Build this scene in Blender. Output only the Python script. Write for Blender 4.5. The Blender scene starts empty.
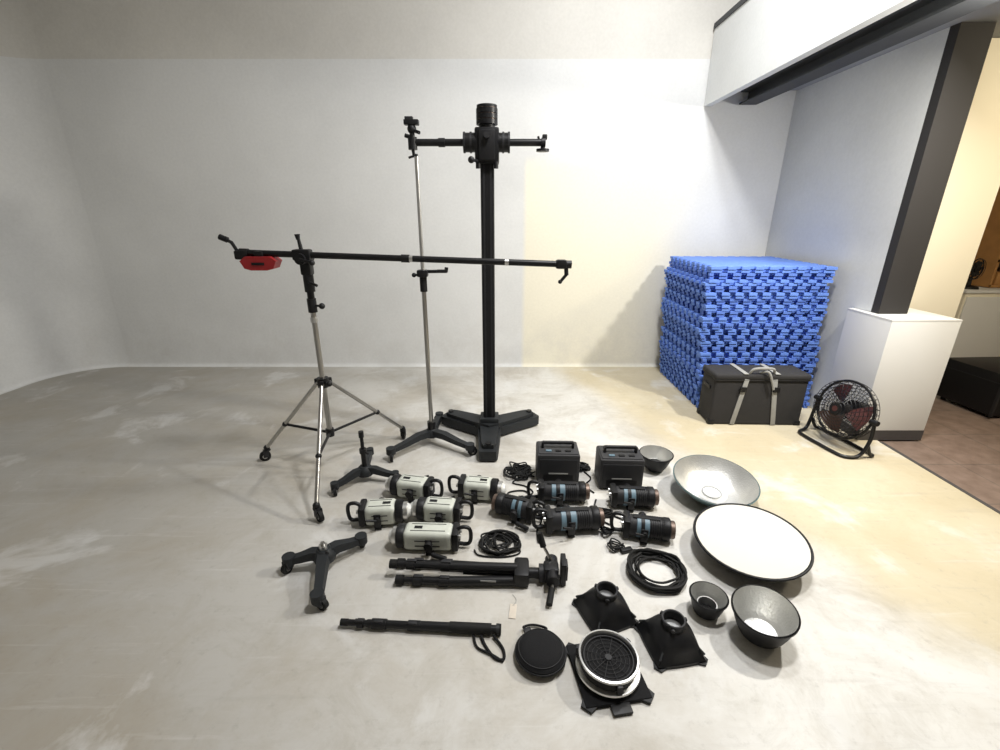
import bpy, bmesh, math, random
from mathutils import Matrix, Vector, Euler
random.seed(7)
sc = bpy.context.scene
sc.view_settings.view_transform = 'Standard'
pi = math.pi

# ---------------- materials ----------------
def new_mat(name):
    m = bpy.data.materials.new(name); m.use_nodes = True
    nt = m.node_tree
    return m, nt, nt.nodes['Principled BSDF']

def mat(name, col, rough=0.5, metal=0.0, var=0.12, scale=25, bump=0.0, bscale=200):
    m, nt, p = new_mat(name)
    geo = nt.nodes.new('ShaderNodeNewGeometry')
    n = nt.nodes.new('ShaderNodeTexNoise'); n.inputs['Scale'].default_value = scale
    n.inputs['Detail'].default_value = 4
    nt.links.new(geo.outputs['Position'], n.inputs['Vector'])
    mx = nt.nodes.new('ShaderNodeMix'); mx.data_type = 'RGBA'
    mx.inputs[6].default_value = (*[c*(1-var) for c in col], 1)
    mx.inputs[7].default_value = (*[min(1, c*(1+var)) for c in col], 1)
    nt.links.new(n.outputs['Fac'], mx.inputs[0])
    nt.links.new(mx.outputs[2], p.inputs['Base Color'])
    p.inputs['Roughness'].default_value = rough
    p.inputs['Metallic'].default_value = metal
    if max(col) < 0.06: p.inputs['Specular IOR Level'].default_value = 0.28
    if bump > 0:
        n2 = nt.nodes.new('ShaderNodeTexNoise'); n2.inputs['Scale'].default_value = bscale
        nt.links.new(geo.outputs['Position'], n2.inputs['Vector'])
        b = nt.nodes.new('ShaderNodeBump'); b.inputs['Strength'].default_value = bump
        b.inputs['Distance'].default_value = 0.002
        nt.links.new(n2.outputs['Fac'], b.inputs['Height'])
        nt.links.new(b.outputs['Normal'], p.inputs['Normal'])
    return m

M = {}
M['black'] = mat('black_plastic', (0.010, 0.010, 0.011), 0.45)
M['blackmetal'] = mat('black_painted_metal', (0.009, 0.009, 0.010), 0.38)
M['rubber'] = mat('black_rubber', (0.008, 0.008, 0.008), 0.7)
M['greyplastic'] = mat('dark_grey_plastic', (0.022, 0.022, 0.024), 0.5)
M['packgrey'] = mat('charcoal_panel', (0.04, 0.04, 0.042), 0.55)
M['iron'] = mat('grey_cast_iron', (0.017, 0.019, 0.021), 0.55, bump=0.3)
M['fabric'] = mat('black_fabric', (0.009, 0.009, 0.010), 0.9, bump=0.6, bscale=600)
M['case'] = mat('charcoal_fabric', (0.032, 0.031, 0.032), 0.85, bump=0.5, bscale=500)
M['strap'] = mat('grey_webbing', (0.3, 0.3, 0.29), 0.9)
M['chrome'] = mat('chrome_tube', (0.42, 0.41, 0.39), 0.28, 1.0, 0.05)
M['alu'] = mat('brushed_aluminium', (0.62, 0.62, 0.61), 0.35, 1.0, 0.08)
M['silver'] = mat('hammered_silver', (0.68, 0.68, 0.66), 0.42, 0.85, 0.08, bump=0.8, bscale=120)
M['cream'] = mat('offwhite_enamel', (0.54, 0.56, 0.50), 0.4, 0, .15, 30)
M['creamwall'] = mat('cream_paint', (0.8, 0.74, 0.6), 0.8, 0, 0.04, 2)
M['white'] = mat('white_cloth', (0.66, 0.64, 0.58), 0.85, 0, 0.03, 6)
M['glass'] = mat('frosted_glass', (0.66, 0.66, 0.63), 0.25)
M['red'] = mat('red_paint', (0.33, 0.015, 0.018), 0.45)
M['fanred'] = mat('fan_blade_red', (0.07, 0.022, 0.02), 0.4)
M['blue'] = mat('foam_blue', (0.12, 0.235, 0.66), 0.8, 0, 0.15, 8, 0.4, 400)
M['blue2'] = mat('foam_blue_dark', (0.09, 0.18, 0.56), 0.8, 0, 0.15, 8, 0.4, 400)
M['label'] = mat('muted_blue_label', (0.12, 0.19, 0.24), 0.45)
M['teal'] = mat('teal_grey_enamel', (0.12, 0.19, 0.2), 0.4)
M['bronze'] = mat('bronze_collar', (0.14, 0.10, 0.08), 0.4, 0.6)
M['paper'] = mat('paper', (0.6, 0.54, 0.46), 0.9)
M['soffit'] = mat('grey_soffit_paint', (0.3, 0.31, 0.32), 0.8, 0, 0.05, 3)
M['beam'] = mat('dark_steel_beam', (0.05, 0.053, 0.057), 0.6)
M['darkcol'] = mat('dark_grey_column_paint', (0.032, 0.03, 0.03), 0.7, 0, 0.05, 5)
M['wood'] = mat('orange_wood', (0.42, 0.21, 0.07), 0.6, 0, 0.3, 9)
M['whitepaint'] = mat('white_pedestal_paint', (0.72, 0.72, 0.71), 0.6, 0, 0.03, 4)
M['board'] = mat('baseboard_grey', (0.06, 0.055, 0.055), 0.6)

def ramp(nt, src, stops):
    r = nt.nodes.new('ShaderNodeValToRGB')
    els = r.color_ramp.elements
    while len(els) < len(stops): els.new(0.5)
    for e, (pos, c) in zip(els, stops):
        e.position = pos; e.color = (*c, 1) if len(c) == 3 else c
    nt.links.new(src, r.inputs[0]); return r.outputs[0]
def noise(nt, vec, s, d=6, r=0.6, dist=0.0):
    n = nt.nodes.new('ShaderNodeTexNoise'); n.inputs['Scale'].default_value = s
    n.inputs['Detail'].default_value = d; n.inputs['Roughness'].default_value = r
    n.inputs['Distortion'].default_value = dist
    nt.links.new(vec, n.inputs['Vector']); return n.outputs['Fac']
def mapped(nt, vec, rot, scale):
    n = nt.nodes.new('ShaderNodeMapping'); n.inputs['Rotation'].default_value = rot; n.inputs['Scale'].default_value = scale
    nt.links.new(vec, n.inputs['Vector']); return n.outputs[0]
def mix(nt, fac, a, b, mode='MIX'):
    mx = nt.nodes.new('ShaderNodeMix'); mx.data_type = 'RGBA'; mx.blend_type = mode
    for s, v in ((0, fac), (6, a), (7, b)):
        if isinstance(v, bpy.types.NodeSocket): nt.links.new(v, mx.inputs[s])
        elif isinstance(v, (int, float)): mx.inputs[s].default_value = v
        else: mx.inputs[s].default_value = (*v, 1)
    return mx.outputs[2]
def mrange(nt, v, a, b, c=0.0, d=1.0):
    n = nt.nodes.new('ShaderNodeMapRange'); n.interpolation_type = 'SMOOTHSTEP'
    n.inputs['From Min'].default_value = a; n.inputs['From Max'].default_value = b
    n.inputs['To Min'].default_value = c; n.inputs['To Max'].default_value = d
    nt.links.new(v, n.inputs['Value']); return n.outputs[0]
def mul(nt, a, b, op='MULTIPLY'):
    n = nt.nodes.new('ShaderNodeMath'); n.operation = op
    for i, v in enumerate((a, b)):
        if isinstance(v, bpy.types.NodeSocket): nt.links.new(v, n.inputs[i])
        else: n.inputs[i].default_value = v
    return n.outputs[0]

def wall_mat(name, base, patch=False):
    m, nt, p = new_mat(name)
    g = nt.nodes.new('ShaderNodeNewGeometry').outputs['Position']
    n1 = noise(nt, g, 0.7, 8)
    c = mix(nt, ramp(nt, n1, [(0.35, (0, 0, 0)), (0.75, (1, 1, 1))]), base, tuple(x*0.82 for x in base))
    sx = nt.nodes.new('ShaderNodeSeparateXYZ'); nt.links.new(g, sx.inputs[0])
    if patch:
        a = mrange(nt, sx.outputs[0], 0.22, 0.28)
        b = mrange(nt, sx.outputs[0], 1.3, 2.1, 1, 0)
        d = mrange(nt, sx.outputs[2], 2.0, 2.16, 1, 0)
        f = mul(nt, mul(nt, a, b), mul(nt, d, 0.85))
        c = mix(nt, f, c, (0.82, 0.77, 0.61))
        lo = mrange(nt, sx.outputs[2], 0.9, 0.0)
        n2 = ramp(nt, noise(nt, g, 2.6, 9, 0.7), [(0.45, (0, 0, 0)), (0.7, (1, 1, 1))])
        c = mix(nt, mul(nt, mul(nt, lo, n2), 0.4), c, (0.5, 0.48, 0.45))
    n3 = noise(nt, g, 40, 4)
    c = mix(nt, 0.06, c, ramp(nt, n3, [(0.3, (0.3, 0.3, 0.3)), (0.7, (1, 1, 1))]))
    nt.links.new(c, p.inputs['Base Color']); p.inputs['Roughness'].default_value = 0.85
    bp = nt.nodes.new('ShaderNodeBump'); bp.inputs['Strength'].default_value = 0.15
    bp.inputs['Distance'].default_value = 0.01
    nt.links.new(noise(nt, g, 6, 8), bp.inputs['Height']); nt.links.new(bp.outputs[0], p.inputs['Normal'])
    return m
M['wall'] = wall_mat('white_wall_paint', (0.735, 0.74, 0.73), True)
M['wall2'] = wall_mat('aged_wall_paint', (0.68, 0.66, 0.61))
M['wallplain'] = wall_mat('plain_wall_paint', (0.74, 0.755, 0.75))

def floor_mat():
    m, nt, p = new_mat('painted_studio_floor')
    g = nt.nodes.new('ShaderNodeNewGeometry').outputs['Position']
    sx = nt.nodes.new('ShaderNodeSeparateXYZ'); nt.links.new(g, sx.inputs[0])
    base = (0.62, 0.608, 0.575)
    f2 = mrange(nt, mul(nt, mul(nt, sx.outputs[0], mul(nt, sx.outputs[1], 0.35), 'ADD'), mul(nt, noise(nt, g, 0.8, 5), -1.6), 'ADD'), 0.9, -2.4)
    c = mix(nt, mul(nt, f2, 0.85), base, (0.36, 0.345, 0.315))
    n1 = ramp(nt, noise(nt, g, 1.0, 11, 0.7, 0.6), [(0.45, (0, 0, 0)), (0.62, (1, 1, 1))])
    c = mix(nt, mul(nt, n1, 0.55), c, (0.345, 0.30, 0.23))
    n2 = ramp(nt, noise(nt, g, 3.4, 13, 0.78, 0.8), [(0.47, (0, 0, 0)), (0.66, (1, 1, 1))])
    c = mix(nt, mul(nt, n2, 0.48), c, (0.35, 0.32, 0.265))
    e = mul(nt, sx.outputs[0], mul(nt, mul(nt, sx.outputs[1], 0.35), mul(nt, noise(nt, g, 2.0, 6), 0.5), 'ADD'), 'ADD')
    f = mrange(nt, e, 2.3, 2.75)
    c = mix(nt, mul(nt, f, 0.7), c, (0.54, 0.455, 0.28))  # tan tint towards the right: warm light painted into the floor colour
    n5 = ramp(nt, noise(nt, g, 1.9, 9, 0.6, 0.5), [(0.56, (0, 0, 0)), (0.64, (1, 1, 1))])
    c = mix(nt, mul(nt, n5, 0.5), c, (0.66, 0.66, 0.65))
    # roller / drag streaks
    s1 = ramp(nt, noise(nt, mapped(nt, g, (0, 0, 0.5), (1.2, 14, 1)), 1.5, 8, 0.7), [(0.55, (0, 0, 0)), (0.72, (1, 1, 1))])
    c = mix(nt, mul(nt, s1, 0.28), c, (0.33, 0.31, 0.275))
    s2 = ramp(nt, noise(nt, mapped(nt, g, (0, 0, -0.9), (1.0, 18, 1)), 1.3, 8, 0.7), [(0.58, (0, 0, 0)), (0.7, (1, 1, 1))])
    c = mix(nt, mul(nt, s2, 0.22), c, (0.7, 0.7, 0.69))
    n4 = ramp(nt, noise(nt, g, 22, 6, 0.7), [(0.56, (0, 0, 0)), (0.74, (1, 1, 1))])
    c = mix(nt, mul(nt, n4, 0.32), c, (0.24, 0.22, 0.19))
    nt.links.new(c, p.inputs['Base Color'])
    nt.links.new(mrange(nt, noise(nt, g, 2.5), 0.3, 0.7, 0.42, 0.62), p.inputs['Roughness'])
    bp = nt.nodes.new('ShaderNodeBump'); bp.inputs['Strength'].default_value = 0.1
    bp.inputs['Distance'].default_value = 0.005
    nt.links.new(noise(nt, g, 5, 5), bp.inputs['Height']); nt.links.new(bp.outputs[0], p.inputs['Normal'])
    return m
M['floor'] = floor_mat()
def tile_mat():
    m, nt, p = new_mat('brown_tile')
    g = nt.nodes.new('ShaderNodeNewGeometry').outputs['Position']
    b = nt.nodes.new('ShaderNodeTexBrick'); nt.links.new(g, b.inputs['Vector'])
    b.offset = 0; b.inputs['Scale'].default_value = 1.0
    b.inputs['Brick Width'].default_value = 0.45; b.inputs['Row Height'].default_value = 0.45
    b.inputs['Mortar Size'].default_value = 0.006
    b.inputs['Color1'].default_value = (0.2, 0.14, 0.115, 1); b.inputs['Color2'].default_value = (0.23, 0.155, 0.12, 1)
    b.inputs['Mortar'].default_value = (0.11, 0.085, 0.07, 1)
    c = mix(nt, 0.4, b.outputs[0], ramp(nt, noise(nt, g, 12), [(0.3, (0.1, 0.08, 0.065)), (0.7, (0.33, 0.26, 0.22))]))
    nt.links.new(c, p.inputs['Base Color']); p.inputs['Roughness'].default_value = 0.35
    return m
M['tile'] = tile_mat()

# ---------------- builder ----------------
def frame(d):
    d = Vector(d).normalized()
    up = Vector((0, 0, 1)) if abs(d.z) < 0.95 else Vector((1, 0, 0))
    x = d.cross(up).normalized(); y = d.cross(x).normalized()
    return x, y, d

class B:
    def __init__(s):
        s.V = []; s.F = []; s.MI = []; s.mats = []; s.T = Matrix.Identity(4)
    def mi(s, m):
        if m not in s.mats: s.mats.append(m)
        return s.mats.index(m)
    def add(s, vs, fs, m):
        o = len(s.V); k = s.mi(m)
        s.V += [tuple(s.T @ Vector(v)) for v in vs]
        for f in fs:
            s.F.append([i+o for i in f]); s.MI.append(k)
    def bm(s, bm, m):
        bm.verts.ensure_lookup_table(); bm.verts.index_update()
        s.add([v.co.copy() for v in bm.verts], [[v.index for v in f.verts] for f in bm.faces], m); bm.free()
    def box(s, c, size, m, rot=(0, 0, 0), bev=0.0, seg=2):
        bm = bmesh.new(); bmesh.ops.create_cube(bm, size=1)
        bmesh.ops.scale(bm, vec=size, verts=bm.verts)
        if bev > 0:
            bmesh.ops.bevel(bm, geom=list(bm.edges), offset=min(bev, min(size)*0.49), segments=seg, affect='EDGES', profile=0.6)
        bm.transform(Matrix.Translation(c) @ Euler(rot).to_matrix().to_4x4())
        s.bm(bm, m)
    def cyl(s, p1, p2, r, m, r2=None, n=16):
        r2 = r if r2 is None else r2
        p1 = Vector(p1); p2 = Vector(p2); x, y, d = frame(p2-p1)
        vs = []
        for p, rr in ((p1, r), (p2, r2)):
            for i in range(n):
                a = 2*pi*i/n; vs.append(p + x*math.cos(a)*rr + y*math.sin(a)*rr)
        fs = [[i, (i+1) % n, n+(i+1) % n, n+i] for i in range(n)] + [list(range(n))[::-1], list(range(n, 2*n))]
        s.add(vs, fs, m)
    def lathe(s, prof, m, n=32, T=None, caps=False):
        T = T or Matrix.Identity(4); vs = []; fs = []
        for r, z in prof:
            for i in range(n):
                a = 2*pi*i/n; vs.append(T @ Vector((r*math.cos(a), r*math.sin(a), z)))
        for j in range(len(prof)-1):
            for i in range(n):
                fs.append([j*n+i, j*n+(i+1) % n, (j+1)*n+(i+1) % n, (j+1)*n+i])
        if caps:
            fs.append(list(range(n))[::-1]); fs.append(list(range((len(prof)-1)*n, len(prof)*n)))
        s.add(vs, fs, m)
    def tube(s, pts, r, m, n=8, closed=False, sub=0):
        P = [Vector(p) for p in pts]
        if sub:
            Q = []; L = len(P)
            rng = range(L if closed else L-1)
            for i in rng:
                if closed: p0, p1, p2, p3 = P[(i-1) % L], P[i], P[(i+1) % L], P[(i+2) % L]
                else: p0, p1, p2, p3 = P[max(i-1, 0)], P[i], P[i+1], P[min(i+2, L-1)]
                for k in range(sub):
                    t = k/sub
                    q = 0.5*((2*p1)+(p2-p0)*t+(2*p0-5*p1+4*p2-p3)*t*t+(3*p1-p0-3*p2+p3)*t**3)
                    Q.append(q)
            if not closed: Q.append(P[-1])
            P = Q
        L = len(P); vs = []; fs = []; x = None
        for i in range(L):
            if closed: d = P[(i+1) % L]-P[(i-1) % L]
            else: d = P[min(i+1, L-1)]-P[max(i-1, 0)]
            if d.length < 1e-9: d = Vector((1, 0, 0))
            d.normalize()
            if x is None: x, y, _ = frame(d)
            else:
                x = (x - d*x.dot(d))
                if x.length < 1e-6: x, y, _ = frame(d)
                x.normalize(); y = d.cross(x)
            for k in range(n):
                a = 2*pi*k/n; vs.append(P[i]+x*math.cos(a)*r+y*math.sin(a)*r)
        for i in range(L if closed else L-1):
            j = (i+1) % L
            for k in range(n): fs.append([i*n+k, i*n+(k+1) % n, j*n+(k+1) % n, j*n+k])
        if not closed:
            fs.append(list(range(n))[::-1]); fs.append(list(range((L-1)*n, L*n)))
        s.add(vs, fs, m)
    def ring(s, c, R, r, m, T=None, n=40, k=6):
        T = T or Matrix.Identity(4); c = Vector(c)
        s.tube([T @ (c+Vector((R*math.cos(2*pi*i/n), R*math.sin(2*pi*i/n), 0))) for i in range(n)], r, m, k, True)
    def sph(s, c, r, m, sc=(1, 1, 1), u=16, v=10):
        bm = bmesh.new(); bmesh.ops.create_uvsphere(bm, u_segments=u, v_segments=v, radius=r)
        bm.transform(Matrix.Translation(c) @ Matrix.Diagonal((*sc, 1))); s.bm(bm, m)
    def prism(s, poly, z0, z1, m, T=None):
        T = T or Matrix.Identity(4); n = len(poly)
        vs = [T @ Vector((x, y, z0)) for x, y in poly]+[T @ Vector((x, y, z1)) for x, y in poly]
        s.add(vs, [[i, (i+1) % n, n+(i+1) % n, n+i] for i in range(n)]+[list(range(n))[::-1], list(range(n, 2*n))], m)
    def fin(s, name, loc=(0, 0, 0), rz=0, ang=38, rot=None):
        me = bpy.data.meshes.new(name); me.from_pydata(s.V, [], s.F)
        for m in s.mats: me.materials.append(M[m])
        me.polygons.foreach_set('material_index', s.MI)
        me.polygons.foreach_set('use_smooth', [True]*len(s.F))
        me.set_sharp_from_angle(angle=math.radians(ang)); me.update()
        o = bpy.data.objects.new(name, me); sc.collection.objects.link(o)
        o.location = loc; o.rotation_euler = rot or (0, 0, rz)
        return o

# ---------------- room ----------------
XL, YB, XR = -4.75, 4.80, 2.74
def simple_box(name, x0, x1, y0, y1, z0, z1, m, bev=0):
    b = B(); b.box((0, 0, 0), (x1-x0, y1-y0, z1-z0), m, bev=bev)
    return b.fin(name, ((x0+x1)/2, (y0+y1)/2, (z0+z1)/2))

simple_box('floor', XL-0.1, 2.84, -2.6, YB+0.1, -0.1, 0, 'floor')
simple_box('floor', 2.84, 6.3, -2.6, 6.0, -0.1, -0.012, 'tile')
simple_box('trim_1', 2.835, 2.86, -2.5, 3.0, -0.02, 0.003, 'board')

def cyc(name, path, ztop, cove, m):
    prof = []
    for i in range(9):
        a = pi/2*i/8
        prof.append((cove*(1-math.sin(a)), cove*(1-math.cos(a))))
    prof[0] = (cove, 0.001)
    prof += [(0, z) for z in (0.8, 1.6, 2.3, ztop)]
    vs = []; fs = []; k = len(prof)
    for x, y, nx, ny in path:
        for o, z in prof: vs.append((x+nx*o, y+ny*o, z))
    for i in range(len(path)-1):
        for j in range(k-1): fs.append([i*k+j, (i+1)*k+j, (i+1)*k+j+1, i*k+j+1])
    b = B(); b.add(vs, fs, m); return b.fin(name)
R = 0.6
left = [(XL, -2.5, 1, 0), (XL, 0, 1, 0), (XL, 2, 1, 0), (XL, YB-R, 1, 0)]
corner = []
for i in range(1, 13):
    a = pi - (pi/2)*i/12
    corner.append((XL+R+R*math.cos(a), YB-R+R*math.sin(a), -math.cos(a), -math.sin(a)))
back = [corner[-1], (-2, YB, 0, -1), (0, YB, 0, -1), (XR+0.1, YB, 0, -1)]
ZC = 2.93
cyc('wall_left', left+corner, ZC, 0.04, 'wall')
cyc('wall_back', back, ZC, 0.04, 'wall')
def strip(name, path, z0, z1, off, m):
    vs = []; fs = []
    for x, y, nx, ny in path:
        vs += [(x-nx*off, y-ny*off, z0), (x-nx*off, y-ny*off, z1), (x, y, z0)]
    for i in range(len(path)-1):
        fs.append([i*3, (i+1)*3, (i+1)*3+1, i*3+1]); fs.append([i*3+2, (i+1)*3+2, (i+1)*3, i*3])
    b = B(); b.add(vs, fs, m); return b.fin(name)
strip('wall_left', left+corner, ZC, 4.3, 0.006, 'wall2')
strip('wall_back', back[:-1]+[(6.3, YB, 0, -1)], ZC, 4.3, 0.006, 'wall2')
simple_box('ceiling', XL-0.1, 6.3, -2.6, 6.0, 4.3, 4.4, 'wall2')
simple_box('wall_front', XL-0.1, 6.3, -2.6, -2.5, 0, 4.3, 'wall2')
b = B()
b.box((XR+0.06, (3.46+YB+0.1)/2, 1.34), (0.12, YB+0.1-3.46, 2.678), 'wallplain')
b.box((XR+0.06, 3.375, (0.925+2.68)/2), (0.12, 0.17, 2.678-0.925), 'wallplain')
b.fin('wall_right')
simple_box('column', XR, XR+0.21, 3.22, 3.29, 0.925, 2.678, 'darkcol')
simple_box('column', XR+0.13, 3.56, 3.47, 3.62, -0.012, 2.678, 'creamwall', 0.004)
b = B()
b.box((2.93, 3.24, 0.5), (0.48, 0.42, 0.84), 'whitepaint', bev=0.004)
b.box((2.93, 3.24, 0.04), (0.482, 0.422, 0.08), 'board')
b.box((2.93, 3.24, 0.915), (0.482, 0.422, 0.014), 'whitepaint', bev=0.002)
b.fin('pedestal')
b = B()
b.box((1.93, 1.13, 2.85), (0.06, 7.3, 0.6), 'wallplain')
b.box((1.93, 1.13, 3.17), (0.08, 7.3, 0.04), 'beam')
b.box((2.41, 1.13, 2.85), (0.92, 7.3, 0.34), 'soffit')
b.fin('ceiling_mezzanine')
simple_box('ceiling', 2.87, 6.19, -2.48, 5.19, 2.682, 3.02, 'soffit')
b = B()
for z in (2.67, 2.57): b.box((2.3, 1.13, z), (0.16, 7.3, 0.015), 'beam')
b.box((2.3, 1.13, 2.62), (0.02, 7.3, 0.1), 'beam')
b.fin('steel_beam')
simple_box('wall_back', XR+0.12, 6.3, 5.2, 5.3, 0, 2.68, 'creamwall')
simple_box('wall_side', 6.2, 6.3, -2.5, 5.2, 0, 4.3, 'creamwall')
b = B()
b.box((5.4, 4.9, 0.43), (1.2, 0.5, 0.82), 'creamwall', bev=0.005)
b.box((5.4, 4.9, 0.855), (1.24, 0.54, 0.03), 'whitepaint', bev=0.004)
for x in (5.1, 5.7): b.box((x, 4.645, 0.43), (0.56, 0.015, 0.74), 'whitepaint', bev=0.003)
for x in (5.33, 5.47): b.cyl((x, 4.62, 0.4), (x, 4.62, 0.5), 0.008, 'chrome')
b.box((5.4, 4.9, 0.01), (1.1, 0.45, 0.04), 'board')
b.fin('storage_cabinet')
b = B()
for z in (0.89, 1.15, 1.42, 1.69, 1.96): b.box((5.6, 4.95, z), (0.9, 0.34, 0.025), 'wood')
for x in (5.16, 5.6, 6.04): b.box((x, 4.95, 1.425), (0.025, 0.34, 1.08), 'wood')
for z in (0.9, 1.17, 1.43, 1.7):
    for x in (5.27, 5.44, 5.72, 5.9):
        h = random.uniform(0.1, 0.2); b.box((x, 4.93, z+h/2), (random.uniform(.08, .14), .25, h), random.choice(['wood', 'creamwall', 'bronze', 'black']), bev=.004)
b.fin('wooden_shelf')
b = B()
b.lathe([(0.0, 0.0), (0.09, 0.0), (0.08, 0.02), (0.02, 0.035), (0.014, 0.12), (0.0, 0.12)], 'black')
Tf = Matrix.Translation((0, -0.02, 0.2)) @ Matrix.Rotation(pi/2, 4, 'X')
for rr in (0.1, 0.075, 0.05, 0.025): b.ring((0, 0, 0.02), rr, 0.003, 'black', Tf, 24)
b.ring((0, 0, 0), 0.105, 0.006, 'black', Tf, 24)
b.cyl(Tf @ Vector((0, 0, -0.06)), Tf @ Vector((0, 0, 0.01)), 0.035, 'black')
for i in range(3):
    b.box((0, -0.02, 0.2), (0.16, 0.006, 0.05), 'greyplastic', rot=(0.3, i*pi/3, 0))
b.fin('desk_fan', (4.93, 4.78, 0.87), 0.3)
b = B()
b.box((0, 0, 0.21), (0.6, 0.5, 0.36), 'black', bev=0.01)
b.box((0, 0, 0.31), (0.605, 0.505, 0.008), 'greyplastic')
for x in (-.3, .3):
    for y in (-.25, .25):
        b.box((x, y, 0.21), (0.02, 0.02, 0.37), 'greyplastic', bev=.004)
        b.cyl((x*.8, y*.8, 0), (x*.8, y*.8, .035), .02, 'rubber')
b.box((0, -0.255, 0.22), (0.14, 0.02, 0.04), 'chrome', bev=.004)
b.fin('flight_case', (4.37, 3.68, -0.012), 0.05)

# ---------------- caster ----------------
def caster(b, x, y, r=0.032, ztop=0.09, a=0.0, m='rubber'):
    ca, sa = math.cos(a), math.sin(a)
    ox, oy = 0.018*ca, 0.018*sa
    ax = Vector((-sa, ca, 0))
    c = Vector((x+ox, y+oy, r))
    b.cyl(c-ax*0.010, c+ax*0.010, r, m, n=20)
    b.cyl(c-ax*0.013, c+ax*0.013, r*0.45, 'alu', n=12)
    for s_ in (-1, 1):
        b.box(c+ax*0.016*s_+Vector((-ox*.4, -oy*.4, r*0.5)), (0.034, 0.004, r*1.4), 'greyplastic', rot=(0, 0, a), bev=.001)
    b.cyl((x, y, r*2.05), (x, y, r*2.05+0.008), 0.022, 'greyplastic')
    b.cyl((x, y, r*2.05), (x, y, ztop), 0.008, 'chrome', n=10)

# ---------------- boom stand ----------------
b = B()
cx, cy = -1.10, 2.62
feet = [(-1.60, 2.74), (-1.01, 2.09), (-0.73, 3.04)]
hub = Vector((cx, cy, 0.62))
b.cyl((cx, cy, 0.27), (cx, cy, 1.08), 0.016, 'chrome', n=20)
b.cyl((cx, cy, 1.06), (cx, cy, 1.14), 0.026, 'black', n=20)
b.cyl((cx, cy, 1.12), (cx, cy, 1.3), 0.02, 'blackmetal', n=20)
b.cyl((cx, cy, 1.0), (cx, cy, 1.03), 0.022, 'alu', n=20)
b.cyl((cx, cy, 1.1), (cx+0.06, cy-0.02, 1.1), 0.007, 'black'); b.sph((cx+0.065, cy-0.022, 1.1), 0.018, 'black')
b.cyl((cx, cy, 0.59), (cx, cy, 0.65), 0.034, 'black', n=20)
b.cyl((cx, cy, 0.25), (cx, cy, 0.3), 0.026, 'black', n=20)
b.cyl((cx, cy, 0.62), (cx+.055, cy-.05, 0.63), 0.007, 'black'); b.sph((cx+.06, cy-.055, .63), .018, 'black')
for fx, fy in feet:
    d = Vector((fx-cx, fy-cy, 0)).normalized()
    s0 = hub+d*0.035; e = Vector((fx, fy, 0.095))
    b.box(hub+d*0.035, (0.04, 0.022, 0.04), 'black', rot=(0, 0, math.atan2(d.y, d.x)), bev=.004)
    b.cyl(s0, e, 0.0125, 'chrome', n=14)
    b.sph(e, 0.02, 'black')
    mpt = s0.lerp(e, 0.62)
    lo = Vector((cx, cy, 0.275))+d*0.025
    b.tube([lo, mpt], 0.009, 'black', 8)
    b.sph(mpt, 0.018, 'black')
    caster(b, fx, fy, 0.036, 0.1, math.atan2(d.y, d.x)+0.7)
L = Vector((-1.435, cy-0.035, 1.402)); Rr = Vector((0.37, cy-0.035, 1.338))
dv = (Rr-L).normalized()
def bp(t): return L+(Rr-L)*t
b.cyl(L, Rr, 0.0175, 'blackmetal', n=20)
b.cyl(L-dv*0.01, bp(0.02), 0.023, 'black', n=20)
tp = (cx-L.x)/(Rr.x-L.x); pv = bp(tp)
b.cyl(bp(0.515), bp(0.525), 0.0185, 'alu', n=20)
b.cyl(bp(0.81), bp(0.822), 0.0185, 'alu', n=20)
b.cyl(bp(0.49), bp(0.515), 0.022, 'black', n=20)
b.box(pv, (0.1, 0.06, 0.06), 'black', bev=.012)
b.cyl(pv+Vector((0, -.05, -.02)), pv+Vector((0, .09, -.02)), 0.03, 'black', n=20)
b.box((cx, cy, 1.32), (0.06, 0.06, 0.09), 'black', bev=.012)
b.cyl((cx, cy, 1.18), (cx, cy, 1.29), 0.029, 'black', n=20)
b.cyl(pv, pv+Vector((-0.01, 0, 0.085)), 0.012, 'black', r2=.009); b.cyl(pv+Vector((-.012, 0, .08)), pv+Vector((-.014, 0, .11)), .01, 'black', r2=.015)
b.cyl(pv+Vector((0, -.05, -.02)), pv+Vector((.07, -.07, -.035)), .008, 'black'); b.sph(pv+Vector((.075, -.07, -.037)), .016, 'black')
b.cyl((cx, cy-.02, 1.24), (cx+.06, cy-.04, 1.22), .008, 'black')
b.tube([L, L+Vector((-.025, 0, .01)), L+Vector((-.035, -.02, .055)), L+Vector((-.07, -.02, .075))], .010, 'black', 8)
b.cyl(L+Vector((-.055, -.02, .068)), L+Vector((-.095, -.02, .085)), .016, 'black', n=12)
b.box(L+Vector((.0, 0, -.012)), (.07, .05, .05), 'black', bev=.01)
w = bp(0.055)+Vector((0, 0, -.052))
poly = [(-.1, .012), (-.07, .036), (.07, .036), (.1, .012), (.08, -.028), (.045, -.038), (-.045, -.038), (-.08, -.028)]
Tw = Matrix.Translation(w) @ Matrix.Rotation(pi/2, 4, 'X')
b.prism(poly, -.04, .04, 'red', Tw)
b.box(w+Vector((0, -.042, -.002)), (.07, .004, .014), 'black', bev=.001)
b.box(w+Vector((0, 0, .045)), (.05, .05, .035), 'black', bev=.006)
b.box(bp(.985), (.06, .05, .05), 'black', bev=.012)
b.cyl(Rr, Rr+dv*.03, .022, 'black'); b.cyl(Rr+Vector((.0, 0, 0)), Rr+Vector((.005, -.005, -.06)), .012, 'black')
b.cyl(Rr+Vector((.005, -.005, -.055)), Rr+Vector((-.025, -.01, -.09)), .009, 'black')
b.sph(Rr+Vector((-.03, -.01, -.095)), .012, 'black')
b.fin('boom_light_stand')

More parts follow.
